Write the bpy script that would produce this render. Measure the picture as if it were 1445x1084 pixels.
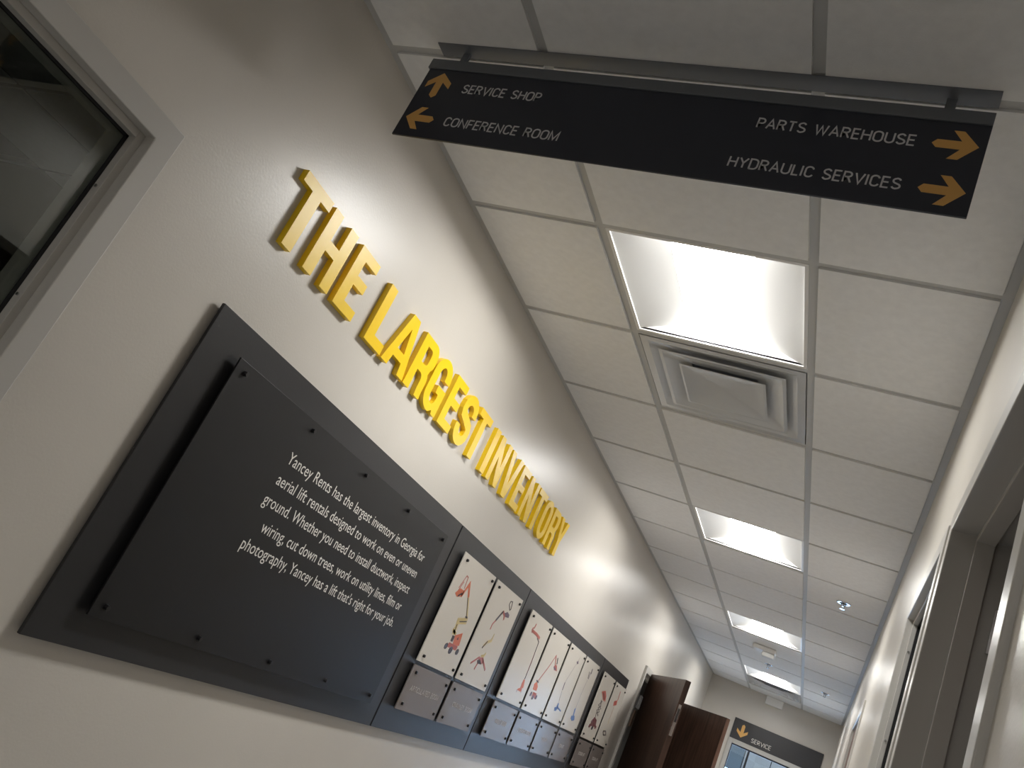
import bpy, bmesh, math, random
from mathutils import Matrix, Vector
from mathutils.geometry import tessellate_polygon

for o in list(bpy.data.objects):
    bpy.data.objects.remove(o)
S = bpy.context.scene
C = S.collection
T = 0.6096                      # ceiling module
# ---------------------------------------------------------------- camera
cam = bpy.data.cameras.new('camera')
cam.sensor_width = 36.0
cam.lens = 1185.5 / 1445 * 36
cam.clip_start = 0.01
co = bpy.data.objects.new('camera', cam)
C.objects.link(co)
rt = Vector((0.8687190616953943, 0.28717603888181986, 0.4035555903952036))
dn = Vector((0.24675806529801556, 0.45552132481682, -0.8553424927171042))
fw = Vector((-0.42946204611985694, 0.8426329244275212, 0.3248570541226851))
m = Matrix((rt, -dn, -fw)).transposed().to_4x4()
m.translation = Vector((1.4007, 0.0, 1.4416))
co.matrix_world = m
S.camera = co
# ---------------------------------------------------------------- world and exposure
W = bpy.data.worlds.new('world')
S.world = W
W.use_nodes = True
bgn = W.node_tree.nodes['Background']
bgn.inputs[0].default_value = (0.42, 0.62, 1.0, 1)      # overcast bluish daylight
bgn.inputs[1].default_value = 11.0
S.view_settings.view_transform = 'Standard'
S.view_settings.look = 'None'
S.view_settings.gamma = 1
S.view_settings.use_curve_mapping = False
S.view_settings.exposure = 0.0
LENS_POWER = 48.0               # brightness of the ceiling light lenses

bl = bpy.data.lights.new('service_bay_fill', 'AREA')     # unseen fill light, added to brighten the panels beyond the end door
bl.shape = 'RECTANGLE'; bl.size = 2.5; bl.size_y = 0.4; bl.energy = 20; bl.color = (0.86, 0.93, 1.0)
blo = bpy.data.objects.new('service_bay_fill', bl)
C.objects.link(blo)
blo.location = (1.0, 11.9, 3.1)
blo.rotation_euler = (math.radians(35), 0, 0)
# ---------------------------------------------------------------- materials
MATS = {}
def mat(name, col, rough=0.5, metal=0.0, bump=0.0, bscale=200.0, vary=0.0, vscale=6.0, emit=None, es=0.0, spec=0.5, coat=0.0, wood=False):
    if name in MATS:
        return MATS[name]
    mt = bpy.data.materials.new(name)
    mt.use_nodes = True
    nt = mt.node_tree
    N = nt.nodes
    b = N['Principled BSDF']
    b.inputs['Base Color'].default_value = (*col, 1)
    b.inputs['Roughness'].default_value = rough
    b.inputs['Metallic'].default_value = metal
    b.inputs['Specular IOR Level'].default_value = spec
    b.inputs['Coat Weight'].default_value = coat
    tc = N.new('ShaderNodeTexCoord')
    if vary > 0:
        n = N.new('ShaderNodeTexNoise')
        n.inputs['Scale'].default_value = vscale
        n.inputs['Detail'].default_value = 4
        src = tc.outputs['Object']
        if wood:
            mp = N.new('ShaderNodeMapping')
            mp.inputs['Scale'].default_value = (9, 9, 0.7)
            nt.links.new(src, mp.inputs[0])
            src = mp.outputs[0]
        nt.links.new(src, n.inputs['Vector'])
        r = N.new('ShaderNodeValToRGB')
        r.color_ramp.elements[0].position = 0.3
        r.color_ramp.elements[1].position = 0.7
        r.color_ramp.elements[0].color = (*[c * (1 - vary) for c in col], 1)
        r.color_ramp.elements[1].color = (*[min(1, c * (1 + vary)) for c in col], 1)
        nt.links.new(n.outputs['Fac'], r.inputs[0])
        nt.links.new(r.outputs[0], b.inputs['Base Color'])
    if bump > 0:
        n2 = N.new('ShaderNodeTexNoise')
        n2.inputs['Scale'].default_value = bscale
        n2.inputs['Detail'].default_value = 3
        nt.links.new(tc.outputs['Object'], n2.inputs['Vector'])
        bp = N.new('ShaderNodeBump')
        bp.inputs['Strength'].default_value = bump
        bp.inputs['Distance'].default_value = 0.002
        nt.links.new(n2.outputs['Fac'], bp.inputs['Height'])
        nt.links.new(bp.outputs[0], b.inputs['Normal'])
    if emit:
        b.inputs['Emission Color'].default_value = (*emit, 1)
        b.inputs['Emission Strength'].default_value = es
    MATS[name] = mt
    return mt

WALL = mat('wall_paint', (0.62, 0.585, 0.53), 0.33, bump=0.12, bscale=160, vary=0.02, vscale=3)
FRAME = mat('frame_paint', (0.50, 0.485, 0.455), 0.30, bump=0.03, bscale=60)
TILE = mat('ceiling_tile', (0.82, 0.82, 0.815), 0.85, bump=0.25, bscale=320, vary=0.03, vscale=40)
TEE = mat('grid_metal', (0.52, 0.52, 0.51), 0.6)
WHITE = mat('white_metal', (0.80, 0.79, 0.77), 0.45)
REFL = mat('reflector_white', (0.70, 0.70, 0.69), 0.6)
VENTM = mat('vent_metal', (0.60, 0.61, 0.62), 0.22, metal=0.12, bump=0.5, bscale=6)
LENS = mat('light_lens', (0.9, 0.9, 0.9), 0.5, emit=(1.0, 0.985, 0.955), es=LENS_POWER)
BLACK = mat('gasket_black', (0.01, 0.01, 0.012), 0.5)
CHAR = mat('board_charcoal', (0.027, 0.027, 0.029), 0.36, spec=0.4, bump=0.08, bscale=300)
CHAR2 = mat('plaque_black', (0.011, 0.011, 0.012), 0.40, spec=0.35, bump=0.05, bscale=300)
CARD = mat('card_white', (0.66, 0.62, 0.56), 0.20, spec=0.5)
CARDG = mat('card_taupe', (0.20, 0.175, 0.165), 0.20, spec=0.5)
EDGE = mat('card_edge', (0.55, 0.53, 0.50), 0.4)
SCREW = mat('black_screw', (0.008, 0.008, 0.01), 0.3)
SILV = mat('satin_steel', (0.62, 0.62, 0.62), 0.25, metal=1.0)
YEL = mat('yellow_paint', (0.92, 0.61, 0.006), 0.36)
SIGNB = mat('sign_black', (0.018, 0.021, 0.034), 0.30)
SIGNG = mat('sign_grey', (0.13, 0.14, 0.158), 0.4)
SIGNC = mat('sign_charcoal', (0.022, 0.022, 0.025), 0.4)
LETG = mat('lettering_grey', (0.62, 0.62, 0.64), 0.5)
LETW = mat('lettering_white', (0.74, 0.72, 0.67), 0.5)
LETT = mat('lettering_taupe', (0.42, 0.38, 0.35), 0.5)
ORNG = mat('arrow_amber', (0.72, 0.40, 0.11), 0.5)
WOOD = mat('dark_walnut', (0.060, 0.032, 0.022), 0.35, vary=0.45, vscale=5, wood=True)
WOODE = mat('walnut_edge', (0.15, 0.075, 0.05), 0.4, vary=0.2, wood=True)
CARPET = mat('carpet_grey', (0.50, 0.50, 0.50), 0.7, bump=0.6, bscale=400, vary=0.25, vscale=150)
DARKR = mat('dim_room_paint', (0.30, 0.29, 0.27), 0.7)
CONC = mat('concrete', (0.22, 0.21, 0.20), 0.8, vary=0.1)
BLUEP = mat('blue_grey_panel', (0.16, 0.19, 0.21), 0.5)
PALEP = mat('pale_panel', (0.42, 0.40, 0.38), 0.5)
DRAW = {
 'R': mat('print_red', (0.42, 0.11, 0.09), 0.4), 'O': mat('print_orange', (0.60, 0.15, 0.07), 0.4),
 'C': mat('print_cream', (0.58, 0.46, 0.22), 0.4), 'K': mat('print_black', (0.05, 0.035, 0.045), 0.4),
 'G': mat('print_grey', (0.28, 0.25, 0.26), 0.4), 'V': mat('print_violet', (0.13, 0.09, 0.14), 0.4),
 'B': mat('print_blue', (0.08, 0.17, 0.42), 0.4), 'M': mat('print_maroon', (0.14, 0.04, 0.045), 0.4),
 'P': mat('print_pink', (0.45, 0.30, 0.26), 0.4)}
def glass_mat():
    mt = bpy.data.materials.new('window_glass')
    mt.use_nodes = True
    b = mt.node_tree.nodes['Principled BSDF']
    b.inputs['Base Color'].default_value = (0.86, 0.92, 0.88, 1)
    b.inputs['Roughness'].default_value = 0.0
    b.inputs['Transmission Weight'].default_value = 1.0
    b.inputs['IOR'].default_value = 1.5
    return mt
GLASS = glass_mat()

# ---------------------------------------------------------------- helpers
def mobj(name, bm, mt, parent=None, smooth=False):
    me = bpy.data.meshes.new(name)
    bmesh.ops.recalc_face_normals(bm, faces=bm.faces)
    bm.to_mesh(me)
    bm.free()
    for x in (mt if isinstance(mt, (list, tuple)) else [mt]):
        me.materials.append(x)
    if smooth:
        for p in me.polygons:
            p.use_smooth = True
    o = bpy.data.objects.new(name, me)
    C.objects.link(o)
    if parent:
        o.parent = parent
        o.matrix_parent_inverse = Matrix.Translation(parent.location).inverted() if parent.parent is None else (Matrix.Translation(parent.location).inverted() @ Matrix.Translation(parent.parent.location).inverted() if False else parent_inv(parent))
    return o
def world_of(o):
    mm = o.matrix_basis.copy()
    if o.parent:
        mm = world_of(o.parent) @ o.matrix_parent_inverse @ mm
    return mm
def parent_inv(p):
    return world_of(p).inverted()
def thing(name, label, cat, loc=(0, 0, 0), group=None):
    o = bpy.data.objects.new(name, None)
    C.objects.link(o)
    o.location = loc
    o.empty_display_size = 0.05
    tag(o, label, cat, group)
    return o
def tag(o, label, cat=None, group=None):
    o['label'] = label
    if cat:
        o['category'] = cat
    if group:
        o['group'] = group
    return o
def struct(o):
    o['kind'] = 'structure'
    return o
def sempty(name, loc=(0, 0, 0)):
    o = bpy.data.objects.new(name, None)
    C.objects.link(o)
    o.location = loc
    o['kind'] = 'structure'
    return o
def box(bm, x0, x1, y0, y1, z0, z1, bev=0.0, mi=0):
    r = bmesh.ops.create_cube(bm, size=1)
    vs = r['verts']
    bmesh.ops.scale(bm, vec=(abs(x1 - x0), abs(y1 - y0), abs(z1 - z0)), verts=vs)
    bmesh.ops.translate(bm, vec=((x0 + x1) / 2, (y0 + y1) / 2, (z0 + z1) / 2), verts=vs)
    if bev > 0:
        es = set(e for v in vs for e in v.link_edges)
        r = bmesh.ops.bevel(bm, geom=list(es), offset=bev, segments=2, profile=0.5, affect='EDGES')
    return bm
def boxes(*bs, bev=0.0):
    bm = bmesh.new()
    for b in bs:
        box(bm, *b, bev=bev)
    return bm
def cyl(bm, p0, p1, r, n=12, r2=None):
    p0, p1 = Vector(p0), Vector(p1)
    d = p1 - p0
    q = d.to_track_quat('Z', 'Y').to_matrix().to_4x4()
    mm = Matrix.Translation((p0 + p1) / 2) @ q
    bmesh.ops.create_cone(bm, cap_ends=True, segments=n, radius1=r, radius2=r if r2 is None else r2, depth=d.length, matrix=mm)
    return bm
def prism(bm, loops, mapf, t0, t1):
    """loops[0] outline, the rest holes, 2-D points; extruded between depths t0 and t1."""
    pts = [p for l in loops for p in l]
    tris = tessellate_polygon([[Vector((p[0], p[1], 0)) for p in l] for l in loops])
    a = [bm.verts.new(mapf(p[0], p[1], t0)) for p in pts]
    b = [bm.verts.new(mapf(p[0], p[1], t1)) for p in pts]
    for t in tris:
        try:
            bm.faces.new([a[i] for i in t])
            bm.faces.new([b[i] for i in reversed(t)])
        except ValueError:
            pass
    k = 0
    for l in loops:
        n = len(l)
        for i in range(n):
            j = (i + 1) % n
            bm.faces.new([a[k + i], a[k + j], b[k + j], b[k + i]])
        k += n
def ribbon(pts, w, closed=False):
    """outline loops of a polyline of width w (mitred)."""
    n = len(pts)
    L, R = [], []
    for i in range(n):
        p = Vector(pts[i])
        if closed:
            a, b = Vector(pts[i - 1]), Vector(pts[(i + 1) % n])
        else:
            a = Vector(pts[max(0, i - 1)])
            b = Vector(pts[min(n - 1, i + 1)])
        d1 = (p - a)
        d2 = (b - p)
        if d1.length < 1e-9: d1 = d2
        if d2.length < 1e-9: d2 = d1
        d1.normalize(); d2.normalize()
        n1 = Vector((-d1.y, d1.x)); n2 = Vector((-d2.y, d2.x))
        mt_ = n1 + n2
        if mt_.length < 1e-6: mt_ = n1.copy()
        mt_.normalize()
        s = 1 / max(0.45, mt_.dot(n1))
        L.append(tuple(p + mt_ * (w / 2 * s)))
        R.append(tuple(p - mt_ * (w / 2 * s)))
    if closed:
        return [L, R]
    return [L + R[::-1]]
def arc(cx, cy, rx, ry, a0, a1, n=8):
    return [(cx + rx * math.cos(math.radians(a0 + (a1 - a0) * i / n)), cy + ry * math.sin(math.radians(a0 + (a1 - a0) * i / n))) for i in range(n + 1)]
def mapL(y, z, t): return (t, y, z)            # drawing lying on the left wall, seen from +x (t is distance from the wall)
def mapF(x, z, t): return (x, t, z)            # drawing facing the camera along the corridor

# thin capital lettering built from strokes: unit height, own width
def SK(ch):
    h = 0.5
    if ch == 'A': return 0.56, [[(0, 0), (.28, 1), (.56, 0)], [(.1, .33), (.46, .33)]]
    if ch == 'B': return 0.5, [[(0, 0), (0, 1), (.28, 1)] + arc(.28, .76, .18, .24, 80, -90, 6) + [(0, .52)], [(.28, .52)] + arc(.28, .26, .22, .26, 80, -90, 6) + [(0, 0)]]
    if ch == 'C': return 0.52, [arc(.28, .74, .24, .26, 10, 180, 8) + arc(.28, .26, .24, .26, 180, 350, 8)]
    if ch == 'D': return 0.52, [[(0, 0), (0, 1), (.22, 1)] + arc(.24, .7, .28, .3, 85, 0, 5) + arc(.24, .3, .28, .3, 0, -85, 5) + [(.22, 0), (0, 0)]]
    if ch == 'E': return 0.42, [[(.42, 1), (0, 1), (0, 0), (.42, 0)], [(0, .52), (.38, .52)]]
    if ch == 'F': return 0.42, [[(.42, 1), (0, 1), (0, 0)], [(0, .5), (.38, .5)]]
    if ch == 'G': return 0.54, [arc(.28, .74, .24, .26, 10, 180, 8) + arc(.28, .26, .24, .26, 180, 360, 8) + [(.52, .48), (.3, .48)]]
    if ch == 'H': return 0.52, [[(0, 0), (0, 1)], [(.52, 0), (.52, 1)], [(0, .52), (.52, .52)]]
    if ch == 'I': return 0.0, [[(0, 0), (0, 1)]]
    if ch == 'L': return 0.38, [[(0, 1), (0, 0), (.38, 0)]]
    if ch == 'M': return 0.66, [[(0, 0), (0, 1), (.33, .1), (.66, 1), (.66, 0)]]
    if ch == 'N': return 0.54, [[(0, 0), (0, 1), (.54, 0), (.54, 1)]]
    if ch == 'O': return 0.54, [arc(.27, .72, .27, .28, 0, 180, 8) + arc(.27, .28, .27, .28, 180, 360, 8) + [(.54, .72)]]
    if ch == 'P': return 0.46, [[(0, 0), (0, 1), (.24, 1)] + arc(.24, .74, .22, .26, 80, -90, 6) + [(0, .48)]]
    if ch == 'R': return 0.5, [[(0, 0), (0, 1), (.24, 1)] + arc(.24, .76, .22, .24, 80, -90, 6) + [(0, .52)], [(.26, .52), (.48, 0)]]
    if ch == 'S': return 0.48, [arc(.24, .75, .22, .25, 20, 90, 3) + arc(.24, .75, .22, .23, 100, 240, 6) + [(.36, .44)] + arc(.24, .25, .24, .23, 50, -80, 6) + arc(.24, .25, .24, .25, -90, -160, 3)]
    if ch == 'T': return 0.48, [[(0, 1), (.48, 1)], [(.24, 1), (.24, 0)]]
    if ch == 'U': return 0.52, [[(0, 1)] + arc(.26, .27, .26, .27, 180, 360, 10) + [(.52, 1)]]
    if ch == 'V': return 0.54, [[(0, 1), (.27, 0), (.54, 1)]]
    if ch == 'W': return 0.8, [[(0, 1), (.2, 0), (.4, .9), (.6, 0), (.8, 1)]]
    if ch == 'Y': return 0.54, [[(0, 1), (.27, .48), (.54, 1)], [(.27, .48), (.27, 0)]]
    return 0.3, []
def caps(text, a0, a1, z0, h, w, mapf, t0, t1, name, mt, parent):
    """capital text between a0 and a1 (fitted), baseline z0, height h, stroke width w."""
    gap = 0.2
    tot = 0
    for ch in text:
        tot += (0.28 if ch == ' ' else SK(ch)[0]) + gap
    tot -= gap
    sx = (a1 - a0) / tot
    bm = bmesh.new()
    x = 0.0
    for ch in text:
        if ch == ' ':
            x += 0.28 + gap
            continue
        wd, st = SK(ch)
        for l in st:
            pts = [(a0 + (x + p[0]) * sx, z0 + w / 2 + p[1] * (h - w)) for p in l]
            prism(bm, ribbon(pts, w), mapf, t0, t1)
        x += wd + gap
    return mobj(name, bm, mt, parent)
PICT={
1:[('l','R',0.004,[(0.072,0.301),(0.097,0.356),(0.114,0.354),(0.122,0.31)]),('l','R',0.004,[(0.078,0.291),(0.094,0.331)]),('p','O',0,[(0.061,0.277),(0.089,0.303),(0.134,0.303),(0.127,0.278),(0.087,0.268)]),('l','K',0.007,[(0.094,0.273),(0.12,0.29)]),('l','O',0.014,[(0.125,0.28),(0.151,0.337),(0.193,0.292)]),('l','C',0.013,[(0.195,0.292),(0.262,0.222)]),('l','K',0.003,[(0.189,0.29),(0.256,0.223)]),('p','K',0,[(0.242,0.225),(0.259,0.229),(0.269,0.223),(0.253,0.219)]),('l','C',0.026,[(0.278,0.213),(0.197,0.196),(0.206,0.142)]),('l','K',0.004,[(0.21,0.196),(0.274,0.211)]),('l','K',0.004,[(0.199,0.183),(0.204,0.158)]),('l','C',0.012,[(0.181,0.158),(0.231,0.147)]),('p','O',0,[(0.226,0.143),(0.287,0.165),(0.303,0.116),(0.243,0.101)]),('p','K',0,[(0.206,0.116),(0.205,0.139),(0.226,0.139),(0.225,0.116)]),('p','K',0,[(0.255,0.133),(0.262,0.144),(0.271,0.133)]),('p','R',0,[(0.194,0.091),(0.203,0.11),(0.295,0.111),(0.29,0.093)]),('p','K',0,[(0.2,0.092),(0.197,0.085),(0.19,0.08),(0.182,0.08),(0.175,0.084),(0.173,0.092),(0.176,0.099),(0.183,0.104),(0.191,0.105),(0.198,0.1)]),('p','K',0,[(0.259,0.086),(0.255,0.077),(0.247,0.072),(0.237,0.071),(0.229,0.077),(0.226,0.085),(0.229,0.094),(0.238,0.1),(0.248,0.1),(0.256,0.095)]),('p','K',0,[(0.324,0.092),(0.321,0.084),(0.314,0.08),(0.305,0.08),(0.298,0.084),(0.296,0.091),(0.299,0.099),(0.306,0.103),(0.315,0.104),(0.322,0.099)]),('p','G',0,[(0.246,0.083),(0.244,0.08),(0.241,0.077),(0.238,0.077),(0.235,0.08),(0.234,0.083),(0.235,0.087),(0.238,0.089),(0.242,0.089),(0.245,0.087)]),('p','G',0,[(0.314,0.09),(0.313,0.086),(0.31,0.084),(0.306,0.084),(0.303,0.086),(0.302,0.09),(0.303,0.093),(0.307,0.095),(0.31,0.095),(0.313,0.093)]),('p','G',0,[(0.19,0.09),(0.189,0.087),(0.186,0.085),(0.183,0.085),(0.18,0.087),(0.179,0.09),(0.18,0.093),(0.183,0.095),(0.186,0.095),(0.189,0.093)])],
2:[('l','K',0.004,[(0.23,0.372),(0.233,0.388),(0.254,0.392),(0.27,0.362),(0.262,0.354),(0.23,0.372)]),('p','V',0,[(0.218,0.329),(0.246,0.342),(0.28,0.336),(0.285,0.323),(0.246,0.318)]),('l','R',0.012,[(0.196,0.332),(0.228,0.32),(0.239,0.303)]),('l','K',0.01,[(0.196,0.332),(0.154,0.281)]),('l','R',0.008,[(0.154,0.281),(0.136,0.26),(0.137,0.237)]),('l','C',0.008,[(0.205,0.231),(0.204,0.213)]),('l','C',0.014,[(0.204,0.213),(0.204,0.2),(0.164,0.186),(0.138,0.162)]),('l','K',0.006,[(0.164,0.19),(0.135,0.155)]),('l','C',0.012,[(0.202,0.144),(0.195,0.131),(0.161,0.123)]),('p','R',0,[(0.151,0.117),(0.194,0.123),(0.223,0.106),(0.195,0.092),(0.149,0.093)]),('p','K',0,[(0.142,0.102),(0.167,0.109),(0.203,0.095),(0.158,0.09)]),('l','R',0.009,[(0.151,0.117),(0.085,0.079)]),('l','R',0.009,[(0.16,0.093),(0.149,0.063)]),('l','R',0.01,[(0.197,0.116),(0.273,0.081)])],
3:[('l','R',0.012,[(0.124,0.382),(0.117,0.358)]),('l','R',0.018,[(0.095,0.356),(0.112,0.339)]),('l','R',0.014,[(0.113,0.344),(0.182,0.343),(0.252,0.335)]),('l','K',0.004,[(0.217,0.329),(0.261,0.319)]),('l','K',0.006,[(0.261,0.319),(0.275,0.218),(0.277,0.132)]),('l','R',0.003,[(0.263,0.315),(0.277,0.134)]),('p','O',0,[(0.265,0.128),(0.287,0.13),(0.309,0.093),(0.269,0.081),(0.262,0.108)]),('p','O',0,[(0.228,0.071),(0.249,0.083),(0.293,0.087),(0.297,0.07)]),('l','G',0.008,[(0.229,0.073),(0.237,0.061)]),('l','G',0.009,[(0.293,0.081),(0.305,0.067)])],
4:[('l','R',0.01,[(0.214,0.318),(0.266,0.27)]),('l','K',0.009,[(0.26,0.312),(0.285,0.283)]),('p','R',0,[(0.247,0.266),(0.291,0.279),(0.333,0.251),(0.272,0.248)]),('p','V',0,[(0.246,0.261),(0.283,0.262),(0.31,0.252),(0.269,0.252)]),('l','R',0.006,[(0.214,0.316),(0.171,0.252),(0.085,0.157)]),('p','O',0,[(0.045,0.136),(0.073,0.152),(0.119,0.131),(0.12,0.109),(0.058,0.109)]),('l','K',0.006,[(0.059,0.156),(0.101,0.152)]),('p','R',0,[(0.083,0.099),(0.143,0.1),(0.146,0.074),(0.08,0.077)]),('p','V',0,[(0.07,0.085),(0.066,0.078),(0.058,0.073),(0.049,0.073),(0.043,0.077),(0.042,0.085),(0.046,0.092),(0.053,0.097),(0.062,0.097),(0.068,0.092)]),('p','V',0,[(0.12,0.075),(0.116,0.067),(0.107,0.063),(0.098,0.062),(0.091,0.067),(0.089,0.074),(0.093,0.082),(0.102,0.086),(0.111,0.086),(0.119,0.082)]),('p','V',0,[(0.173,0.082),(0.169,0.075),(0.16,0.071),(0.15,0.071),(0.143,0.075),(0.141,0.082),(0.146,0.089),(0.154,0.093),(0.164,0.093),(0.171,0.089)])],
5:[('l','G',0.003,[(0.255,0.393),(0.254,0.36)]),('p','V',0,[(0.223,0.361),(0.254,0.37),(0.273,0.356),(0.249,0.351)]),('l','G',0.005,[(0.237,0.35),(0.156,0.227)]),('l','V',0.009,[(0.156,0.227),(0.163,0.183)]),('l','G',0.005,[(0.162,0.178),(0.186,0.112)]),('p','B',0,[(0.178,0.111),(0.199,0.111),(0.209,0.085),(0.192,0.067),(0.159,0.065),(0.143,0.081),(0.175,0.09)]),('l','B',0.008,[(0.193,0.09),(0.289,0.079)])],
6:[('l','K',0.014,[(0.212,0.386),(0.224,0.356)]),('l','V',0.01,[(0.202,0.362),(0.206,0.32)]),('l','K',0.005,[(0.168,0.361),(0.191,0.323)]),('l','G',0.006,[(0.196,0.314),(0.179,0.227),(0.176,0.135)]),('l','B',0.02,[(0.169,0.133),(0.183,0.09)]),('p','B',0,[(0.145,0.085),(0.214,0.094),(0.243,0.071),(0.197,0.06),(0.154,0.067)])],
7:[('p','R',0,[(0.102,0.309),(0.195,0.329),(0.27,0.302),(0.296,0.268),(0.225,0.267)]),('l','K',0.008,[(0.16,0.309),(0.244,0.275)]),('l','K',0.006,[(0.171,0.262),(0.222,0.225),(0.162,0.209),(0.239,0.19),(0.168,0.175),(0.189,0.141)]),('l','K',0.006,[(0.211,0.259),(0.144,0.226),(0.254,0.213),(0.15,0.193),(0.243,0.165)]),('p','M',0,[(0.115,0.115),(0.165,0.147),(0.252,0.137),(0.287,0.095),(0.143,0.085)]),('p','M',0,[(0.149,0.085),(0.141,0.077),(0.125,0.072),(0.108,0.072),(0.095,0.077),(0.093,0.085),(0.101,0.093),(0.116,0.098),(0.134,0.098),(0.146,0.093)]),('p','K',0,[(0.23,0.08),(0.223,0.072),(0.209,0.067),(0.194,0.067),(0.184,0.072),(0.182,0.079),(0.189,0.087),(0.202,0.092),(0.217,0.092),(0.228,0.087)]),('p','M',0,[(0.311,0.093),(0.304,0.086),(0.29,0.081),(0.275,0.081),(0.264,0.085),(0.262,0.092),(0.269,0.099),(0.283,0.104),(0.298,0.104),(0.309,0.1)])],
8:[('l','R',0.014,[(0.207,0.389),(0.223,0.326)]),('p','R',0,[(0.124,0.306),(0.213,0.327),(0.231,0.293),(0.138,0.274)]),('l','P',0.01,[(0.178,0.27),(0.187,0.195)]),('l','C',0.007,[(0.173,0.191),(0.189,0.15)]),('l','K',0.008,[(0.125,0.095),(0.201,0.103),(0.249,0.081),(0.172,0.073),(0.122,0.094)]),('l','C',0.01,[(0.144,0.109),(0.144,0.088)])],
}
H = 2.74
YE = 10.926
YB = -6.6
XR = 1.530
FR = 1.521      # face of the frames on the right wall
R0 = 1.9264     # first cross row beyond the sign
XA, XB = 0.457, 1.0666
GRID_Z = 2.741
TH = 0.13

# ================================================================ the setting
# floor, with the side rooms' floors
struct(mobj('floor', boxes((-3.2, 3.6, YB - 0.2, YE + 2.6, -0.12, 0.0)), CARPET))
# left wall with the window opening (y -0.7..0.985, z 0.86..2.134) and the double doorway (7.00..8.93)
WL0, WL1, WLz0, WLz1 = -0.90, 0.985, 0.86, 2.134
DL0, DL1 = 6.99, 8.95
struct(mobj('wall_left', boxes(
    (-TH, 0, YB, WL0, 0, 3.0), (-TH, 0, WL0, WL1, 0, WLz0), (-TH, 0, WL0, WL1, WLz1, 3.0),
    (-TH, 0, WL1, DL0, 0, 3.0), (-TH, 0, DL0, DL1, 2.134, 3.0), (-TH, 0, DL1, YE, 0, 3.0)), WALL))
# right wall: doorway (0.925..1.957), window (2.03..2.82), far doorway (4.9..5.91)
RD0, RD1 = 0.925, 1.957
RW0, RW1 = 2.02, 2.81
RF0, RF1 = 4.86, 5.87
ztop = 2.182
struct(mobj('wall_right', boxes(
    (XR, XR + TH, YB, RD0, 0, 3.0), (XR, XR + TH, RD0, RD1, ztop, 3.0), (XR, XR + TH, RD1, RW0, 0, 3.0),
    (XR, XR + TH, RW0, RW1, 0, 0.86), (XR, XR + TH, RW0, RW1, ztop, 3.0), (XR, XR + TH, RW1, RF0, 0, 3.0),
    (XR, XR + TH, RF0, RF1, ztop, 3.0), (XR, XR + TH, RF1, YE, 0, 3.0)), WALL))
# end wall with glazed doorway
ED0, ED1 = 0.40, 1.505
struct(mobj('wall_end', boxes(
    (-TH, ED0, YE, YE + 0.15, 0, 3.0), (ED0, ED1, YE, YE + 0.15, 2.134, 3.0), (ED1, XR + TH, YE, YE + 0.15, 0, 3.0)), WALL))
struct(mobj('wall_back', boxes((-3.2, 3.6, YB - 0.12, YB, 0, 3.0)), WALL))
# slab over everything
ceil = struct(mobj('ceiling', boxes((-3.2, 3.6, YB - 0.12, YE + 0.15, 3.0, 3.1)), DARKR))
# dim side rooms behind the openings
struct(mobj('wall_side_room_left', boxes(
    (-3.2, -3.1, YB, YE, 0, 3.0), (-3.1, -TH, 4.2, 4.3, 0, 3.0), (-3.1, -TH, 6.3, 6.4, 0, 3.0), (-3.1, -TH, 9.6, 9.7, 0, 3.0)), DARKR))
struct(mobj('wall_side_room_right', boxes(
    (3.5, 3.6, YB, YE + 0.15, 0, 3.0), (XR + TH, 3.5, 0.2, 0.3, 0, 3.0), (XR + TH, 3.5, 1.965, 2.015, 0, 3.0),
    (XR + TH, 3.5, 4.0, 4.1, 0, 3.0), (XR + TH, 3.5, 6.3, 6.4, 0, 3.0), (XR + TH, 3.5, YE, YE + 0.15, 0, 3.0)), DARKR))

# ---- ceiling grid: tiles, tees, wall angle
rows = [R0 + k * T for k in range(-13, 15)]
ys = [YB] + rows + [YE]
g = 0.0135
def tile(x0, x1, y0, y1, par=ceil):
    bm = bmesh.new()
    box(bm, x0, x1, y0, y1, 2.734, 2.752)
    box(bm, x0 - 0.009, x1 + 0.009, y0 - 0.009, y1 + 0.009, 2.7415, 2.754)
    return mobj('ceiling_tile', bm, TILE, par)
cols = [(0.026, XA - g), (XA + g, XB - g), (XB + g, XR - 0.026)]
tile_mesh = {}
special = {(1, 0): 'light', (1, 4): 'light', (1, 8): 'light', (1, 12): 'light', (1, 1): 'vent', (1, 13): 'vent', (1, -7): 'light', (1, -10): 'light'}
for ci, (x0, x1) in enumerate(cols):
    for j in range(len(ys) - 1):
        k = j - 14
        if (ci, k) in special:
            continue
        y0 = ys[j] + (g if j else 0.026)
        y1 = ys[j + 1] - (g if j < len(ys) - 2 else 0.026)
        key = (ci, round(y1 - y0, 3))
        if key in tile_mesh:
            s, yy = tile_mesh[key]
            o = s.copy()
            C.objects.link(o)
            o.parent = ceil
            o.location = (0, y0 - yy, 0)
        else:
            tile_mesh[key] = (tile(x0, x1, y0, y1), y0)
def tee(p, par=ceil, nm='grid_tee'):
    x0, x1, y0, y1 = p
    bm = bmesh.new()
    box(bm, x0, x1, y0, y1, GRID_Z - 0.0006, GRID_Z + 0.0006)
    cx, cy = (x0 + x1) / 2, (y0 + y1) / 2
    if x1 - x0 > y1 - y0:
        box(bm, x0, x1, cy - 0.0008, cy + 0.0008, GRID_Z, GRID_Z + 0.035)
    else:
        box(bm, cx - 0.0008, cx + 0.0008, y0, y1, GRID_Z, GRID_Z + 0.035)
    return mobj(nm, bm, TEE, par)
for xa in (XA, XB):
    tee((xa - 0.012, xa + 0.012, YB, YE))
for yr in rows:
    for a, b in ((0.024, XA - 0.012), (XA + 0.012, XB - 0.012), (XB + 0.012, XR - 0.024)):
        tee((a, b, yr - 0.012, yr + 0.012))
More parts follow.
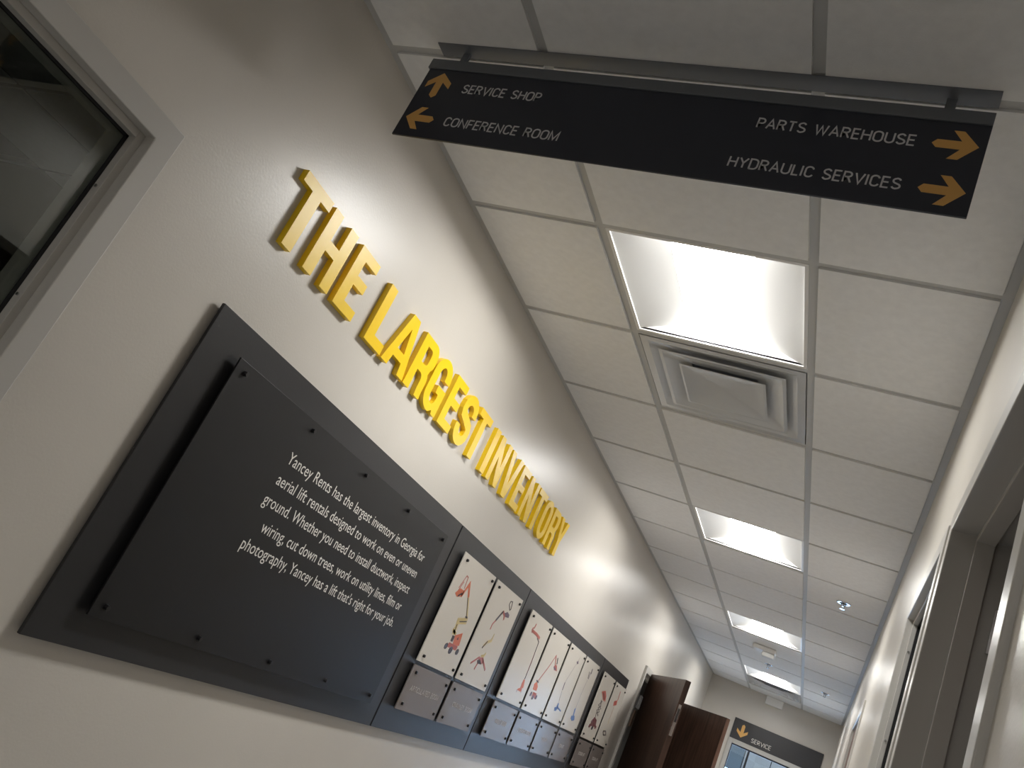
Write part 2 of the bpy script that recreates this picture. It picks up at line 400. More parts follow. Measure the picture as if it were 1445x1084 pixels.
mobj('wall_angle', boxes((0.0, 0.024, YB, YE, GRID_Z - 0.0006, GRID_Z + 0.0006), (0.0, 0.0012, YB, YE, GRID_Z, GRID_Z + 0.024)), TEE, ceil)
mobj('wall_angle', boxes((XR - 0.024, XR, YB, YE, GRID_Z - 0.0006, GRID_Z + 0.0006), (XR - 0.0012, XR, YB, YE, GRID_Z, GRID_Z + 0.024)), TEE, ceil)
mobj('wall_angle', boxes((0.024, XR - 0.024, YE - 0.024, YE, GRID_Z - 0.0006, GRID_Z + 0.0006)), TEE, ceil)
# the dim left room has the same ceiling
for i in range(5):
    for j in range(8):
        x0 = -TH - 0.03 - (i + 1) * T
        if x0 < -3.1: continue
        tile(x0 + g, x0 + T - g, -0.64 + j * T + g - 0.1, -0.64 + (j + 1) * T - g - 0.1)
for i in range(5):
    xx = -TH - 0.03 - i * T
    tee((xx - 0.012, xx + 0.012, -0.74, 4.2))
for j in range(9):
    yy = -0.74 + j * T
    tee((-3.1, -TH, yy - 0.012, yy + 0.012))

# ---- hollow-metal frames
def hm_frame(name, side, y0, y1, z0, z1, face=0.05, proud=0.016, depth=0.13, sill=False, stop=True, sx=(0.012, 0.030)):
    """opening frame on a long wall. y0..z1 outer size. side -1: left wall (room behind at -x), +1: right wall."""
    e = sempty(name, (0 if side < 0 else XR, (y0 + y1) / 2, z0))
    if side < 0:
        X = lambda d: -d            # d = depth behind the wall plane
    else:
        X = lambda d: XR + d
    pr = -proud
    def bx(d0, d1, a0, a1, b0, b1):
        xa, xb = sorted((X(d0), X(d1)))
        return (xa, xb, a0, a1, b0, b1)
    bm = bmesh.new()
    fa = face
    if sill:
        loops = [[(y0, z0), (y1, z0), (y1, z1), (y0, z1)], [(y0 + fa, z0 + fa), (y1 - fa, z0 + fa), (y1 - fa, z1 - fa), (y0 + fa, z1 - fa)]]
    else:
        loops = [[(y0, z0), (y0 + fa, z0), (y0 + fa, z1 - fa), (y1 - fa, z1 - fa), (y1 - fa, z0), (y1, z0), (y1, z1), (y0, z1)]]
    prism(bm, loops, mapL, X(pr), X(depth))
    bmesh.ops.recalc_face_normals(bm, faces=bm.faces)
    bmesh.ops.dissolve_limit(bm, angle_limit=0.01, verts=bm.verts, edges=bm.edges)
    bmesh.ops.bevel(bm, geom=list(bm.edges), offset=0.002, segments=2, profile=0.5, affect='EDGES')
    mobj('frame', bm, FRAME, e)
    if stop:
        s0, s1 = sx
        w = 0.016
        a0, a1, b1 = y0 + face, y1 - face, z1 - face
        b0 = z0 + (face if sill else 0)
        ps = [bx(s0, s1, a0, a0 + w, b0, b1), bx(s0, s1, a1 - w, a1, b0, b1), bx(s0, s1, a0 + w, a1 - w, b1 - w, b1)]
        if sill:
            ps.append(bx(s0, s1, a0 + w, a1 - w, b0, b0 + w))
        mobj('stop', boxes(*ps, bev=0.001), FRAME, e)
    return e, X, bx

# window in the left wall
e, X, bx = hm_frame('window_1', -1, WL0, WL1, WLz0, WLz1, proud=0.016, depth=0.13, sill=True, sx=(0.010, 0.030))
a0, a1, b0, b1 = WL0 + 0.05, WL1 - 0.05, WLz0 + 0.05, WLz1 - 0.05
mobj('glass_pane', boxes((-0.042, -0.036, a0 + 0.002, a1 - 0.002, b0 + 0.002, b1 - 0.002)), GLASS, e)
mobj('gasket', boxes((-0.036, -0.030, a0, a0 + 0.021, b0, b1), (-0.036, -0.030, a1 - 0.021, a1, b0, b1), (-0.036, -0.030, a0, a1, b1 - 0.021, b1), (-0.036, -0.030, a0, a1, b0, b0 + 0.021)), BLACK, e)
mobj('inner_stop', boxes((-0.064, -0.043, a0, a0 + 0.016, b0, b1), (-0.064, -0.043, a1 - 0.016, a1, b0, b1), (-0.064, -0.043, a0, a1, b1 - 0.016, b1)), FRAME, e)
for z in (1.948, 1.705, 1.46, 1.2):
    bm = bmesh.new()
    cyl(bm, (-0.021, a1 - 0.0185, z), (-0.021, a1 - 0.016, z), 0.0034, 10)
    mobj('screw', bm, SILV, e)
# window in the right wall
e, X, bx = hm_frame('window_2', 1, RW0, RW1, 0.86, ztop, proud=0.009, depth=0.13, sill=True, sx=(0.009, 0.022))
a0, a1, b0, b1 = RW0 + 0.05, RW1 - 0.05, 0.91, ztop - 0.05
mobj('glass_pane', boxes((XR + 0.026, XR + 0.031, a0 + 0.002, a1 - 0.002, b0 + 0.002, b1 - 0.002)), GLASS, e)
mobj('gasket', boxes((XR + 0.022, XR + 0.026, a0, a0 + 0.019, b0, b1), (XR + 0.022, XR + 0.026, a1 - 0.019, a1, b0, b1), (XR + 0.022, XR + 0.026, a0, a1, b1 - 0.019, b1)), BLACK, e)
mobj('inner_stop', boxes((XR + 0.032, XR + 0.052, a0, a0 + 0.016, b0, b1), (XR + 0.032, XR + 0.052, a1 - 0.016, a1, b0, b1), (XR + 0.032, XR + 0.052, a0, a1, b1 - 0.016, b1)), FRAME, e)
for z in (2.033, 1.774, 1.51, 1.25):
    bm = bmesh.new()
    cyl(bm, (XR + 0.015, a1 - 0.0185, z), (XR + 0.015, a1 - 0.016, z), 0.0034, 10)
    mobj('screw', bm, SILV, e)
# near doorway, right wall
e, X, bx = hm_frame('door_1', 1, RD0, RD1, 0.0, ztop, proud=0.009, depth=0.11, sx=(0.040, 0.075))
mobj('door_leaf', boxes((XR + 0.112, XR + 0.156, RD0 + 0.055, RD1 - 0.055, 0.01, 2.125), bev=0.001), WOOD, e)
bm = boxes((XR + 0.100, XR + 0.1115, RD1 - 0.062, RD1 - 0.052, 1.90, 1.99))
mobj('hinge', bm, SILV, e)
# far doorway, right wall
e, X, bx = hm_frame('door_3', 1, RF0, RF1, 0.0, ztop, proud=0.009, depth=0.13, sx=(0.050, 0.090))
mobj('door_leaf', boxes((XR + 0.005, XR + 0.049, RF0 + 0.053, RF1 - 0.053, 0.01, 2.125), bev=0.001), WOODE, e)
# double doorway, left wall, with two leaves folded out into the corridor
e, X, bx = hm_frame('door_2', -1, DL0, DL1, 0.0, 2.134, proud=0.02, depth=0.13, sx=(0.050, 0.075))
def leaf(hx, hy, ex, ey, z0, z1, th, side):
    """door leaf from its hinge edge to its free edge; thickness on one side. returns mesh pieces in world space"""
    d = Vector((ex - hx, ey - hy, 0)); L = d.length; d.normalize()
    n = Vector((-d.y, d.x, 0)) * side
    mm = Matrix(((d.x, n.x, 0, hx), (d.y, n.y, 0, hy), (0, 0, 1, 0), (0, 0, 0, 1)))
    return mm, L
mm, L = leaf(0.007, 7.271, 0.389, 6.614, 0, 0, 0.044, 1)
zt = 2.11
bm = boxes((0, L, 0, 0.044, 0.012, zt), bev=0.0015); bm.transform(mm)
lf = mobj('door_leaf', bm, WOOD, e)
bm = boxes((L + 0.0002, L + 0.0015, 0.010, 0.034, 1.70, 1.93)); bm.transform(mm)
fb = mobj('flush_bolt', bm, SILV, lf)
bm = bmesh.new()
box(bm, L + 0.0015, L + 0.006, 0.014, 0.030, 1.80, 1.90); bm.transform(mm)
mobj('bolt_lever', bm, mat('bolt_dark', (0.12, 0.12, 0.12), 0.3, metal=1.0), e)
bm = bmesh.new()
for k in range(3):
    cyl(bm, (0.014 + 0.0, 7.150 + 0.045 * k, 1.81), (0.014, 7.150 + 0.045 * k, 1.915), 0.007, 10)
box(bm, 0.002, 0.010, 7.13, 7.26, 1.81, 1.915)
mobj('hinge', bm, mat('hinge_steel', (0.25, 0.25, 0.25), 0.4, metal=0.8), e)
mobj('edge_block', boxes((0.004, 0.016, 7.13, 7.20, 1.66, 1.79)), mat('raw_wood', (0.20, 0.13, 0.09), 0.6), e)
mm, L = leaf(0.020, 8.802, 0.574, 8.318, 0, 0, 0.044, 1)
bm = boxes((0, L, 0, 0.044, 0.012, zt), bev=0.0015); bm.transform(mm)
lf = mobj('door_leaf', bm, WOOD, e)
bm = boxes((L, L + 0.001, 0.002, 0.042, 0.02, zt - 0.004)); bm.transform(mm)
mobj('edge_band', bm, WOODE, lf)

# glazed doorway in the end wall
e = sempty('door_4', ((ED0 + ED1) / 2, YE, 0))
mobj('frame', boxes((ED0, ED0 + 0.05, YE - 0.026, YE + 0.15, 0, 2.134), (ED1 - 0.05, ED1, YE - 0.026, YE + 0.15, 0, 2.134), (ED0 + 0.05, ED1 - 0.05, YE - 0.026, YE + 0.15, 2.084, 2.134), bev=0.002), FRAME, e)
gx0, gx1 = ED0 + 0.05, ED1 - 0.05
mobj('dark_edge', boxes((gx0, gx0 + 0.008, YE, YE + 0.03, 0, 2.084), (gx1 - 0.008, gx1, YE, YE + 0.03, 0, 2.084), (gx0, gx1, YE, YE + 0.03, 2.070, 2.084), (0.645, 0.667, YE + 0.002, YE + 0.028, 0, 2.070), (gx0, gx1, YE, YE + 0.03, 0.0, 0.2)), BLACK, e)
mobj('glass_pane', boxes((gx0 + 0.009, 0.644, YE + 0.012, YE + 0.018, 0.2, 2.069)), GLASS, e)
mobj('glass_pane', boxes((0.668, gx1 - 0.009, YE + 0.012, YE + 0.018, 0.2, 2.069)), GLASS, e)
# service bay beyond, open to daylight low down under a raised sectional door
struct(mobj('wall_service_bay', boxes((-1.6, -1.5, YE + 0.15, YE + 2.6, 0, 3.2), (3.5, 3.6, YE + 0.15, YE + 2.6, 0, 3.2), (-1.6, 3.6, YE + 0.15, YE + 2.6, 3.2, 3.3), (-1.6, 0.0, YE + 0.152, YE + 0.2, 0, 3.2)), CONC))
bd = thing('sectional_door', 'pale raised sectional door of tall panels seen through the end doorway glass', 'door', (1.0, YE + 2.3, 1.9))
px = -1.5
k = 0
while px < 3.4:
    w = 0.36 if k % 3 else 0.62
    mobj('panel', boxes((px + 0.006, px + w - 0.006, YE + 2.28, YE + 2.31, 1.88, 3.2)), BLUEP if px + w < 0.52 else PALEP, bd)
    px += w
    k += 1
mobj('panel_rail', boxes((-1.5, 3.5, YE + 2.312, YE + 2.34, 1.88, 3.2)), SIGNC, bd)

# ================================================================ ceiling lights
def ceiling_light(k, label):
    y0 = R0 + k * T + 0.0125
    y1 = R0 + (k + 1) * T - 0.0125
    x0, x1 = XA + 0.0125, XB - 0.0125
    cx, cy = (x0 + x1) / 2, (y0 + y1) / 2
    t = thing('ceiling_light', label, 'light', (cx, cy, GRID_Z), 'recessed ceiling lights along the corridor')
    r = 0.012
    z = 2.7395
    mobj('rim', boxes((x0, x1, y0, y0 + r, z, z + 0.012), (x0, x1, y1 - r, y1, z, z + 0.012), (x0, x0 + r, y0 + r, y1 - r, z, z + 0.012), (x1 - r, x1, y0 + r, y1 - r, z, z + 0.012), bev=0.001), WHITE, t)
    a, b = x0 + r, x1 - r
    c, d = y0 + r, y1 - r
    zb, zu = 2.744, 2.800
    lw = 0.126
    prof = [(a, zb)]
    for i in range(1, 7):
        u = i / 6
        prof.append((a + (cx - lw - a) * u, zb + (zu - zb) * u))
    prof.append((cx - lw, zu + 0.014))
    bm = bmesh.new()
    for s in (1, -1):
        pr = [((p[0] if s > 0 else 2 * cx - p[0]), p[1]) for p in prof]
        v0 = [bm.verts.new((p[0], c, p[1])) for p in pr]
        v1 = [bm.verts.new((p[0], d, p[1])) for p in pr]
        for i in range(len(pr) - 1):
            bm.faces.new([v0[i], v0[i + 1], v1[i + 1], v1[i]])
    full = prof + [(2 * cx - p[0], p[1]) for p in prof[::-1]]
    for yy in (c, d):
        bm.faces.new([bm.verts.new((p[0], yy, p[1])) for p in full])
    # closed back so no light escapes above
    o = mobj('reflector', bm, REFL, t, smooth=False)
    mobj('housing', boxes((a, b, c - 0.006, c - 0.004, 2.753, 2.86), (a, b, d + 0.004, d + 0.006, 2.753, 2.86), (a - 0.006, a - 0.004, c, d, 2.753, 2.86), (b + 0.004, b + 0.006, c, d, 2.753, 2.86), (a, b, c, d, 2.86, 2.865)), WHITE, t)
    bm = bmesh.new()
    n = 8
    v0, v1 = [], []
    for i in range(n + 1):
        u = i / n * 2 - 1
        zz = zu + 0.014 - 0.004 * (1 - u * u)
        v0.append(bm.verts.new((cx + lw * u, c + 0.001, zz)))
        v1.append(bm.verts.new((cx + lw * u, d - 0.001, zz)))
    for i in range(n):
        bm.faces.new([v0[i], v1[i], v1[i + 1], v0[i + 1]])
    mobj('lens', bm, LENS, t, smooth=True)
ceiling_light(0, 'nearest and largest recessed square ceiling light, just beyond the hanging sign')
ceiling_light(4, 'second recessed square ceiling light along the corridor, lit white')
ceiling_light(8, 'third recessed ceiling light, next to the small white emergency unit')
ceiling_light(12, 'farthest recessed ceiling light, just before the end wall')

ceiling_light(-7, 'added fill light built like a recessed ceiling light, farther back along the corridor, behind the viewpoint')  # unseen fixture, added as fill for the jambs and sign front
ceiling_light(-10, 'added fill light built like a recessed ceiling light, farthest back along the corridor, near the back wall')  # second unseen fixture, added for more fill from behind
# ---- square cone air diffusers
def vent(k, label):
    cx = (XA + XB) / 2
    cy = R0 + (k + .5) * T
    t = thing('ceiling_vent', label, 'air vent', (cx, cy, GRID_Z), 'square ceiling air vents')
    def ring(bm, r0, z0, r1, z1, n=6, curve=1.0, wob=0.0):
        prev = None
        for i in range(n + 1):
            u = i / n
            r = r0 + (r1 - r0) * u
            z = z0 + (z1 - z0) * (u ** curve)
            m_ = 8
            pts = []
            for s_ in range(4):
                for q in range(m_):
                    v = q / m_ * 2 - 1
                    cs = [(v, -1), (1, v), (-v, 1), (-1, -v)][s_]
                    pts.append(bm.verts.new((cx + cs[0] * r, cy + cs[1] * r, z)))
            if prev:
                for q in range(len(pts)):
                    q2 = (q + 1) % len(pts)
                    bm.faces.new([prev[q], prev[q2], pts[q2], pts[q]])
            prev = pts
        return prev
    bm = bmesh.new(); ring(bm, 0.290, 2.739, 0.262, 2.7385, 1); ring(bm, 0.262, 2.7385, 0.150, 2.770, 8, 0.8)
    mobj('outer_cone', bm, VENTM, t, smooth=True)
    bm = bmesh.new(); ring(bm, 0.226, 2.733, 0.214, 2.7325, 1); ring(bm, 0.214, 2.7325, 0.120, 2.757, 8, 0.8)
    mobj('middle_cone', bm, VENTM, t, smooth=True)
    bm = bmesh.new(); l = ring(bm, 0.156, 2.729, 0.148, 2.7283, 1); l = ring(bm, 0.148, 2.7283, 0.02, 2.742, 6, 0.6); bm.faces.new(l)
    mobj('centre_plate', bm, VENTM, t, smooth=True)
    bm = bmesh.new(); cyl(bm, (cx, cy, 2.778), (cx, cy, 2.95), 0.145, 28)
    mobj('duct_neck', bm, mat('duct_dark', (0.22, 0.25, 0.29), 0.4), t)
    mobj('back_pan', boxes((cx - .29, cx + .29, cy - .29, cy + .29, 2.801, 2.803)), TEE, t)
vent(1, 'square stamped metal air vent directly beyond the nearest ceiling light')
vent(13, 'square air vent between the farthest ceiling light and the end wall')

# ---- sprinkler heads
def sprinkler(x, y, label, s=1.0):
    z = 2.734
    t = thing('sprinkler_head', label, 'sprinkler', (x, y, z), 'ceiling sprinkler heads')
    bm = bmesh.new()
    cyl(bm, (x, y, z - 0.004), (x, y, z), 0.036 * s, 24, 0.042 * s)
    mobj('escutcheon', bm, SILV, t)
    bm = bmesh.new()
    cyl(bm, (x, y, z - 0.0046), (x, y, z - 0.004), 0.024 * s, 20)
    mobj('recess', bm, BLACK, t)
    bm = bmesh.new()
    cyl(bm, (x, y, z - 0.022), (x, y, z - 0.004), 0.008 * s, 10)
    for sgn in (1, -1):
        cyl(bm, (x + sgn * 0.013 * s, y, z - 0.006), (x + sgn * 0.004 * s, y, z - 0.036), 0.0025 * s, 8)
    mobj('frame_arms', bm, SILV, t)
    bm = bmesh.new()
    cyl(bm, (x, y, z - 0.038), (x, y, z - 0.036), 0.015 * s, 14)
    mobj('deflector', bm, SILV, t)
sprinkler(1.292, 5.322, 'nearest chrome sprinkler head in the right-hand column of ceiling tiles')
sprinkler(1.284, 9.009, 'far sprinkler head in the right-hand tile column beside the last light')
sprinkler(0.752, 8.60, 'small sprinkler head in the middle tile column before the last light')

# ---- emergency unit under the middle column
t = thing('emergency_unit', 'small white ceiling mounted emergency light unit beyond the third light', 'emergency light', (0.75, 7.80, 2.734))
bm = boxes((0.648, 0.850, 7.70, 7.83, 2.694, 2.734), bev=0.014)
mobj('housing', bm, WHITE, t)
bm = boxes((0.735, 0.845, 7.72, 7.81, 2.655, 2.694), bev=0.012)
mobj('lamp_head', bm, REFL, t)
o = mobj('wall_box', boxes((0.668, 0.866, YE - 0.045, YE - 0.001, 2.640, 2.733), bev=0.006), WHITE)
tag(o, 'small plain white box high on the end wall touching the ceiling', 'wall box')

# ================================================================ hanging sign
SY = 1.31
t = thing('hanging_sign', 'long dark directional sign hanging across the corridor from the ceiling', 'sign', (0.775, SY, 2.734))
mobj('mounting_plate', boxes((0.172, 1.390, 1.281, 1.3225, 2.7318, 2.7339), bev=0.0004), SIGNG, t)
for xp in (0.245, 1.311):
    mobj('post', boxes((xp - 0.009, xp + 0.009, 1.3085, 1.3155, 2.706, 2.7319)), SIGNG, t)
mobj('top_rail', boxes((0.161, 1.389, 1.3065, 1.3175, 2.6775, 2.7066), bev=0.0006), SIGNG, t)
pn = mobj('sign_panel', boxes((0.166, 1.389, 1.3095, 1.3145, 2.4695, 2.6775), bev=0.0008), SIGNB, t)
tf0, tf1 = 1.3089, 1.3095
caps('SERVICE SHOP', 0.287, 0.491, 2.612, 0.0268, 0.0033, mapF, tf0, tf1, 'lettering', LETG, pn)
caps('CONFERENCE ROOM', 0.287, 0.579, 2.511, 0.0268, 0.0033, mapF, tf0, tf1, 'lettering', LETG, pn)
caps('PARTS WAREHOUSE', 0.981, 1.271, 2.611, 0.0268, 0.0033, mapF, tf0, tf1, 'lettering', LETG, pn)
caps('HYDRAULIC SERVICES', 0.956, 1.270, 2.508, 0.0268, 0.0033, mapF, tf0, tf1, 'lettering', LETG, pn)
ARW = [(-.039, 0), (-.031, .0095), (.010, .0095), (-.008, .033), (.010, .033), (.039, 0), (.010, -.033), (-.008, -.033), (.010, -.0095), (-.031, -.0095)]
def arrow(cx, cz, ang, mapf, t0, t1, par, s=1.0):
    c_, s_ = math.cos(math.radians(ang)) * s, math.sin(math.radians(ang)) * s
    bm = bmesh.new()
    prism(bm, [[(cx + a * c_ - b * s_, cz + a * s_ + b * c_) for a, b in ARW]], mapf, t0, t1)
    mobj('arrow', bm, ORNG, par)
arrow(0.214, 2.627, 90, mapF, tf0, tf1, pn)
arrow(0.217, 2.524, 180, mapF, tf0, tf1, pn)
arrow(1.338, 2.6245, 0, mapF, tf0, tf1, pn)
arrow(1.338, 2.520, 0, mapF, tf0, tf1, pn)

# sign on the end wall
t = thing('door_sign', 'dark sign with amber down arrow and the word SERVICE above the end doorway', 'sign', (0.91, YE, 2.135))
pn = mobj('sign_panel', boxes((0.405, 1.421, YE - 0.022, YE - 0.001, 2.135, 2.367), bev=0.0015), SIGNC, t)
caps('SERVICE', 0.648, 0.870, 2.168, 0.050, 0.0060, mapF, YE - 0.0228, YE - 0.022, 'lettering', LETW, pn)
arrow(0.524, 2.247, -90, mapF, YE - 0.0228, YE - 0.022, pn, s=1.92)

# ================================================================ raised yellow letters
LZ0, LZ1 = 2.1396, 2.3201
LX0, LX1 = 0.0, 0.018
def cond(points, y0, z0=LZ0): return [(y0 + a, z0 + b) for a, b in points]
HH = LZ1 - LZ0
def big(ch, y0, y1, label):
    y0, y1 = y0 * 1.01393, y1 * 1.01393
    w = y1 - y0
    st = 0.0395                 # stem
    br = 0.0285                 # bar
    bm = bmesh.new()
    P = lambda loops: prism(bm, [[(y0 + a, LZ0 + b) for a, b in l] for l in loops], mapL, LX0, LX1)
    if ch == 'T':
        c = w / 2
        P([[(0, HH), (w, HH), (w, HH - br), (c + st / 2, HH - br), (c + st / 2, 0), (c - st / 2, 0), (c - st / 2, HH - br), (0, HH - br)]])
    elif ch == 'H':
        m0, m1 = 0.078, 0.1075
        P([[(0, 0), (st, 0), (st, m0), (w - st, m0), (w - st, 0), (w, 0), (w, HH), (w - st, HH), (w - st, m1), (st, m1), (st, HH), (0, HH)]])
    elif ch == 'E':
        m0, m1 = 0.080, 0.108
        P([[(0, 0), (w, 0), (w, br), (st, br), (st, m0), (w - .009, m0), (w - .009, m1), (st, m1), (st, HH - br), (w, HH - br), (w, HH), (0, HH)]])
    elif ch == 'L':
        P([[(0, 0), (w, 0), (w, br + .002), (st, br + .002), (st, HH), (0, HH)]])
    elif ch == 'I':
        P([[(0, 0), (w, 0), (w, HH), (0, HH)]])
    elif ch == 'A':
        c = w / 2; q = .023; f = .040
        P([[(0, 0), (f, 0), (f + .0075, .036), (w - f - .0075, .036), (w - f, 0), (w, 0), (c + q, HH), (c - q, HH)],
           [(f + .0125, .063), (w - f - .0125, .063), (c, .140)]])
    elif ch == 'N':
        s_ = .036
        P([[(0, 0), (s_, 0), (s_, .105), (w - s_, 0), (w, 0), (w, HH), (w - s_, HH), (w - s_, HH - .105), (s_, HH), (0, HH)]])
    elif ch == 'V':
        c = w / 2
        P([[(c - .023, 0), (c + .023, 0), (w, HH), (w - .040, HH), (c, .052), (.040, HH), (0, HH)]])
    elif ch == 'Y':
        c = w / 2; s_ = st / 2
        P([[(c - s_, 0), (c + s_, 0), (c + s_, .070), (w, HH), (w - .041, HH), (c, .108), (.041, HH), (0, HH), (c - s_, .070)]])
    elif ch == 'O':
        r = w / 2; i = st
        out = arc(r, HH - .058, r, .0605, 0, 180, 12) + arc(r, .058, r, .0605, 180, 360, 12)
        inn = arc(r, HH - .058, r - i, .0605 - br, 0, 180, 12) + arc(r, .058, r - i, .0605 - br, 180, 360, 12)
        P([out, inn])
    elif ch == 'R':
        rr = .026
        out = [(0, 0), (st, 0), (st, .070), (st + .010, .070)] + arc(w - st - .018, .050, .017, .020, 90, 0, 4) + [(w - st, .018), (w - st + .003, 0), (w, 0), (w - .004, .020), (w - .004, .056)] + arc(w - .026, .056, .022, .030, 0, 60, 4) \
            + arc(w - .030, .122, .030, .030, -50, 0, 4) + arc(w - .040, HH - .042, .040, .042, 0, 90, 6) + [(0, HH)]
        inn = [(st, .098), (w - st - .016, .098)] + arc(w - st - .016, .112, .014, .014, -90, 0, 4) + arc(w - st - .016, HH - br - .016, .014, .016, 0, 90, 4) + [(st, HH - br)]
        P([out, inn])
    elif ch == 'G':
        i = st; r = w / 2
        top = HH - .056
        out = [(w, .118)] + [(w, top)] + arc(r, top, r, .0585, 0, 180, 12) + arc(r, .054, r, .0565, 180, 262, 8) + [(r + .008, -.0015), (w - st + .004, .012), (w - st + .010, 0), (w, 0), (w, .092), (r + .002, .092), (r + .002, .066), (w - st, .066), (w - st, .046)] \
            + arc(r, .050, r - i, .050 - br + .003, 0, -180, 8) + arc(r, top, r - i, .0585 - br, 180, 0, 8) + [(w - st, .118)]
        P([out])
    elif ch == 'S':
        # spine centre line of an S
        i = .0375
        cl = arc(w / 2, HH - .054, w / 2 - i / 2, .054 - br / 2, 0, 180, 8)
        cl += [(i / 2, HH - .062), (i / 2 + .006, HH - .076), (w / 2, HH / 2 + .002), (w - i / 2 - .006, .078), (w - i / 2, .064)]
        cl += arc(w / 2, .052, w / 2 - i / 2, .052 - br / 2, 0, -180, 8)
        cl = [(cl[0][0], cl[0][1] - .010)] + cl + [(cl[-1][0], cl[-1][1] + .010)]
        P(ribbon(cl, .035))
    o = mobj('letter', bm, YEL)
    bpy.context.view_layer.update()
    tag(o, label, 'letter', 'raised yellow wall letters')
    return o
for ch, a, b, lab in [
    ('T', 1.279, 1.401, 'letter T that begins the word THE'), ('H', 1.416, 1.538, 'letter H in the middle of the word THE'), ('E', 1.569, 1.671, 'letter E that ends the word THE'),
    ('L', 1.752, 1.853, 'letter L that begins the word LARGEST'), ('A', 1.863, 2.012, 'letter A in the word LARGEST'), ('R', 2.019, 2.139, 'letter R in the word LARGEST'),
    ('G', 2.148, 2.272, 'letter G in the word LARGEST'), ('E', 2.298, 2.401, 'letter E in the word LARGEST'), ('S', 2.418, 2.540, 'letter S in the word LARGEST'),
    ('T', 2.551, 2.671, 'letter T that ends the word LARGEST'),
    ('I', 2.733, 2.774, 'letter I that begins the word INVENTORY'), ('N', 2.802, 2.926, 'first letter N in the word INVENTORY, right after the I'), ('V', 2.944, 3.088, 'letter V in the word INVENTORY'),
    ('E', 3.106, 3.208, 'letter E in the word INVENTORY'), ('N', 3.232, 3.356, 'second letter N in the word INVENTORY, between E and T'), ('T', 3.372, 3.492, 'letter T in the word INVENTORY'),
    ('O', 3.504, 3.624, 'letter O in the word INVENTORY'), ('R', 3.640, 3.760, 'letter R in the word INVENTORY'), ('Y', 3.772, 3.908, 'letter Y that ends the word INVENTORY, smallest in view')]:
    big(ch, a, b, 'raised yellow ' + lab + ' on the wall')

# ================================================================ display boards
BZ0, BZ1 = 1.1755, 1.9385
BF = 0.018
boards = [(1.294, 2.841, 'first and nearest charcoal wall board, holding the black text plaque'),
          (2.851, 3.798, 'second charcoal wall board, holding two picture cards'),
          (3.806, 5.603, 'third charcoal wall board, holding four picture cards'),
          (5.611, 6.524, 'last charcoal wall board, beside the open wooden door')]
for y0, y1, lab in boards:
    t = thing('display_board', lab, 'board', (0, (y0 + y1) / 2, BZ0), 'charcoal display boards on the left wall')
    mobj('board_face', boxes((BF - 0.009, BF, y0, y1, BZ0, BZ1), bev=0.0008), CHAR, t)
    for cz in (BZ1 - 0.14, BZ0 + 0.09):
        mobj('mounting_cleat', boxes((0.0, BF - 0.009, y0 + 0.08, y1 - 0.08, cz, cz + 0.05)), CHAR, t)
def standoff(y, z, face, par, r=0.0065, stick=0.009):
    bm = bmesh.new()
    cyl(bm, (BF, y, z), (face + 0.001, y, z), r * 0.7, 10)
    cyl(bm, (face, y, z), (face + stick, y, z), r, 12, r * 0.85)
    return mobj('standoff_screw', bm, SCREW, par)
# text plaque
PF = 0.038
KP = 1.00888
YP = lambda v: v * KP
ZP = lambda v: 1.4416 + (v - 1.4416) * KP
t = thing('text_plaque', 'large black plaque with white paragraph about renting aerial lifts', 'plaque', (BF, 2.05, 1.25))
pn = mobj('plaque_face', boxes((PF - 0.005, PF, YP(1.387), YP(2.710), ZP(1.249), ZP(1.860)), bev=0.0006), CHAR2, t)
for y in (1.421, 1.737, 2.053, 2.367, 2.677):
    for z in (1.836, 1.274):
        standoff(YP(y), ZP(z), PF, t)
def line(txt, y0, y1, z, capz):
    y0, y1, z = YP(y0), YP(y1), ZP(z)
    cu = bpy.data.curves.new('text', 'FONT')
    cu.body = txt
    cu.size = 1.0
    cu.resolution_u = 3
    ob = bpy.data.objects.new('text', cu)
    C.objects.link(ob)
    bpy.context.view_layer.update()
    me = bpy.data.meshes.new_from_object(ob.evaluated_get(bpy.context.evaluated_depsgraph_get()))
    bpy.data.objects.remove(ob)
    xs = [v.co.x for v in me.vertices]
    a, b = min(xs), max(xs)
    sx = (y1 - y0) / (b - a)
    sz = capz / 0.729
    for v in me.vertices:
        v.co = Vector((PF + 0.0004, y0 + (v.co.x - a) * sx, z + v.co.y * sz))
    me.materials.append(LETW)
    o = bpy.data.objects.new('text_line', me)
    C.objects.link(o)
    o.parent = pn
    o.matrix_parent_inverse = parent_inv(pn)
    return o
for txt, a, z in [('Yancey Rents has the largest inventory in Georgia for', 1.706, 1.7300), ('aerial lift rentals designed to work on even or uneven', 1.708, 1.6715),
                  ('ground. Whether you need to install ductwork, inspect', 1.698, 1.6145), ('wiring, cut down trees, work on utility lines, film or', 1.745, 1.5535),
                  ("photography, Yancey has a lift that's right for your job.", 1.706, 1.4970)]:
    line(txt, a, 2.612, z, 0.0325)

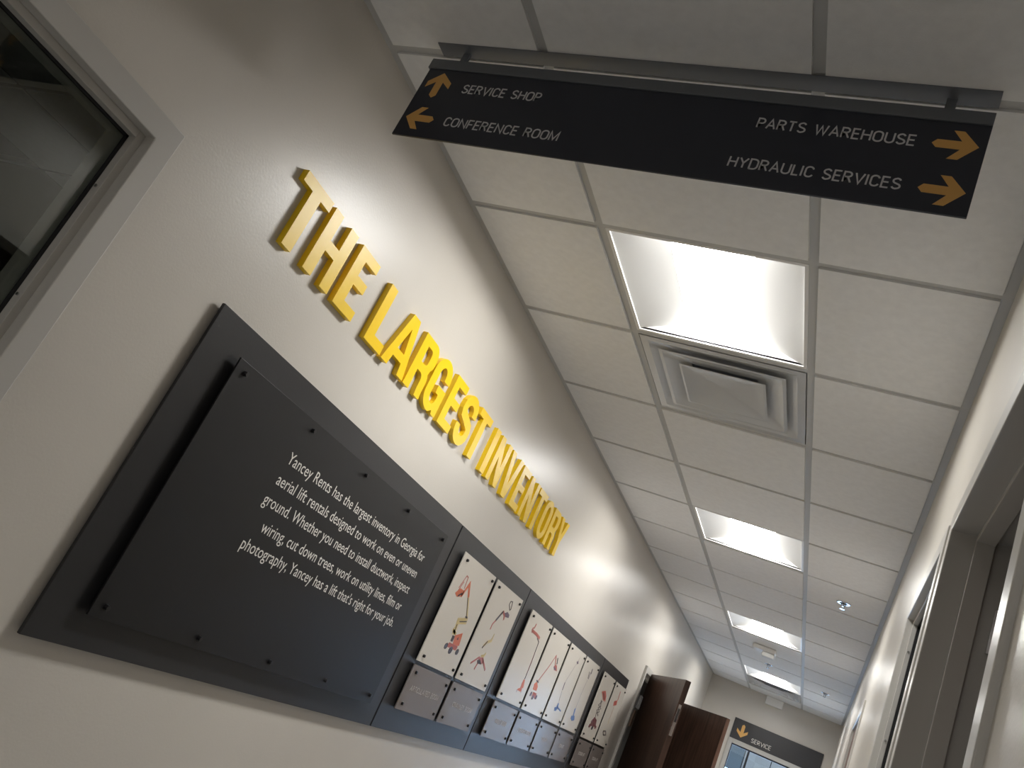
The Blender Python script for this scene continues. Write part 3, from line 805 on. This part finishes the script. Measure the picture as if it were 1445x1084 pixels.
# picture cards and caption cards
CF = 0.034
CW = 0.374
KC = 1.00589
YC = lambda v: v * KC
ZC = lambda v: 1.4416 + (v - 1.4416) * KC
cards = [(2.919, 'red articulated boom lift with cream arm', 'first', 'ARTICULATED BOOM', (.052, .326), 'first'),
         (3.325, 'spider-legged crawler lift', 'second', 'CRAWLER BOOM', (.085, .315), 'second'),
         (3.872, 'thin upright lift with orange base', 'third', 'MAST BOOM', (.108, .280), 'third'),
         (4.278, 'red straight boom lift raised to the right', 'fourth', 'STRAIGHT BOOM', (.080, .310), 'fourth'),
         (4.686, 'lift with long thin mast and blue tripod base', 'fifth', 'TOW LIFT', (.130, .240), 'fifth'),
         (5.091, 'slim blue lift with dark basket', 'sixth', 'BOOM LIFT', (.130, .240), 'sixth'),
         (5.637, 'dark red scissor lift', 'seventh', 'SCISSOR LIFT', (.100, .280), 'second last'),
         (6.060, 'lift with pink basket, partly shadowed by the door', 'eighth', 'SCISSOR LIFT', (.100, .280), 'last')]
for i, (y, desc, nth, cap, (c0, c1), nn) in enumerate(cards):
    t = thing('picture_card', 'white picture card showing a ' + desc, 'card', (BF, y + CW / 2, 1.435), 'white picture cards in a row')
    pn = mobj('card_face', boxes((CF - 0.004, CF, YC(y), YC(y + CW), ZC(1.4355), ZC(1.862)), bev=0.0004), CARD, t)
    bm = bmesh.new()
    used = []
    for (ty, c_, w, pts) in PICT[i + 1]:
        if c_ not in used:
            used.append(c_)
        lay = 0.0003 + 0.00012 * 'GPCORMVBK'.index(c_)
        q = [(YC(y + a), ZC(1.435 + b)) for a, b in pts]
        n0 = len(bm.faces)
        prism(bm, [q] if ty == 'p' else ribbon(q, w), mapL, CF, CF + lay)
        bm.faces.ensure_lookup_table()
        for f in bm.faces[n0:]:
            f.material_index = used.index(c_)
    pp = mobj('printed_picture', bm, [DRAW[c_] for c_ in used], pn)
    pp['kind'] = 'stuff'
    for a in (0.036, CW - 0.030):
        for z in (1.459, 1.838):
            standoff(YC(y + a), ZC(z), CF, t, 0.0062, 0.008)
    t = thing('caption_card', 'taupe caption card, ' + nn + ' from the left in the row under the picture cards', 'card', (BF, y + CW / 2, 1.257), 'taupe caption cards in a row')
    pn = mobj('card_face', boxes((CF - 0.004, CF, YC(y), YC(y + CW), ZC(1.2575), ZC(1.421)), bev=0.0004), CARDG, t)
    caps(cap, YC(y + c0), YC(y + c1), ZC(1.3300), 0.0205, 0.0030, mapL, CF, CF + 0.0004, 'lettering', LETT, pn)
    for a in (0.036, CW - 0.030):
        for z in (1.281, 1.396):
            standoff(YC(y + a), ZC(z), CF, t, 0.0062, 0.008)
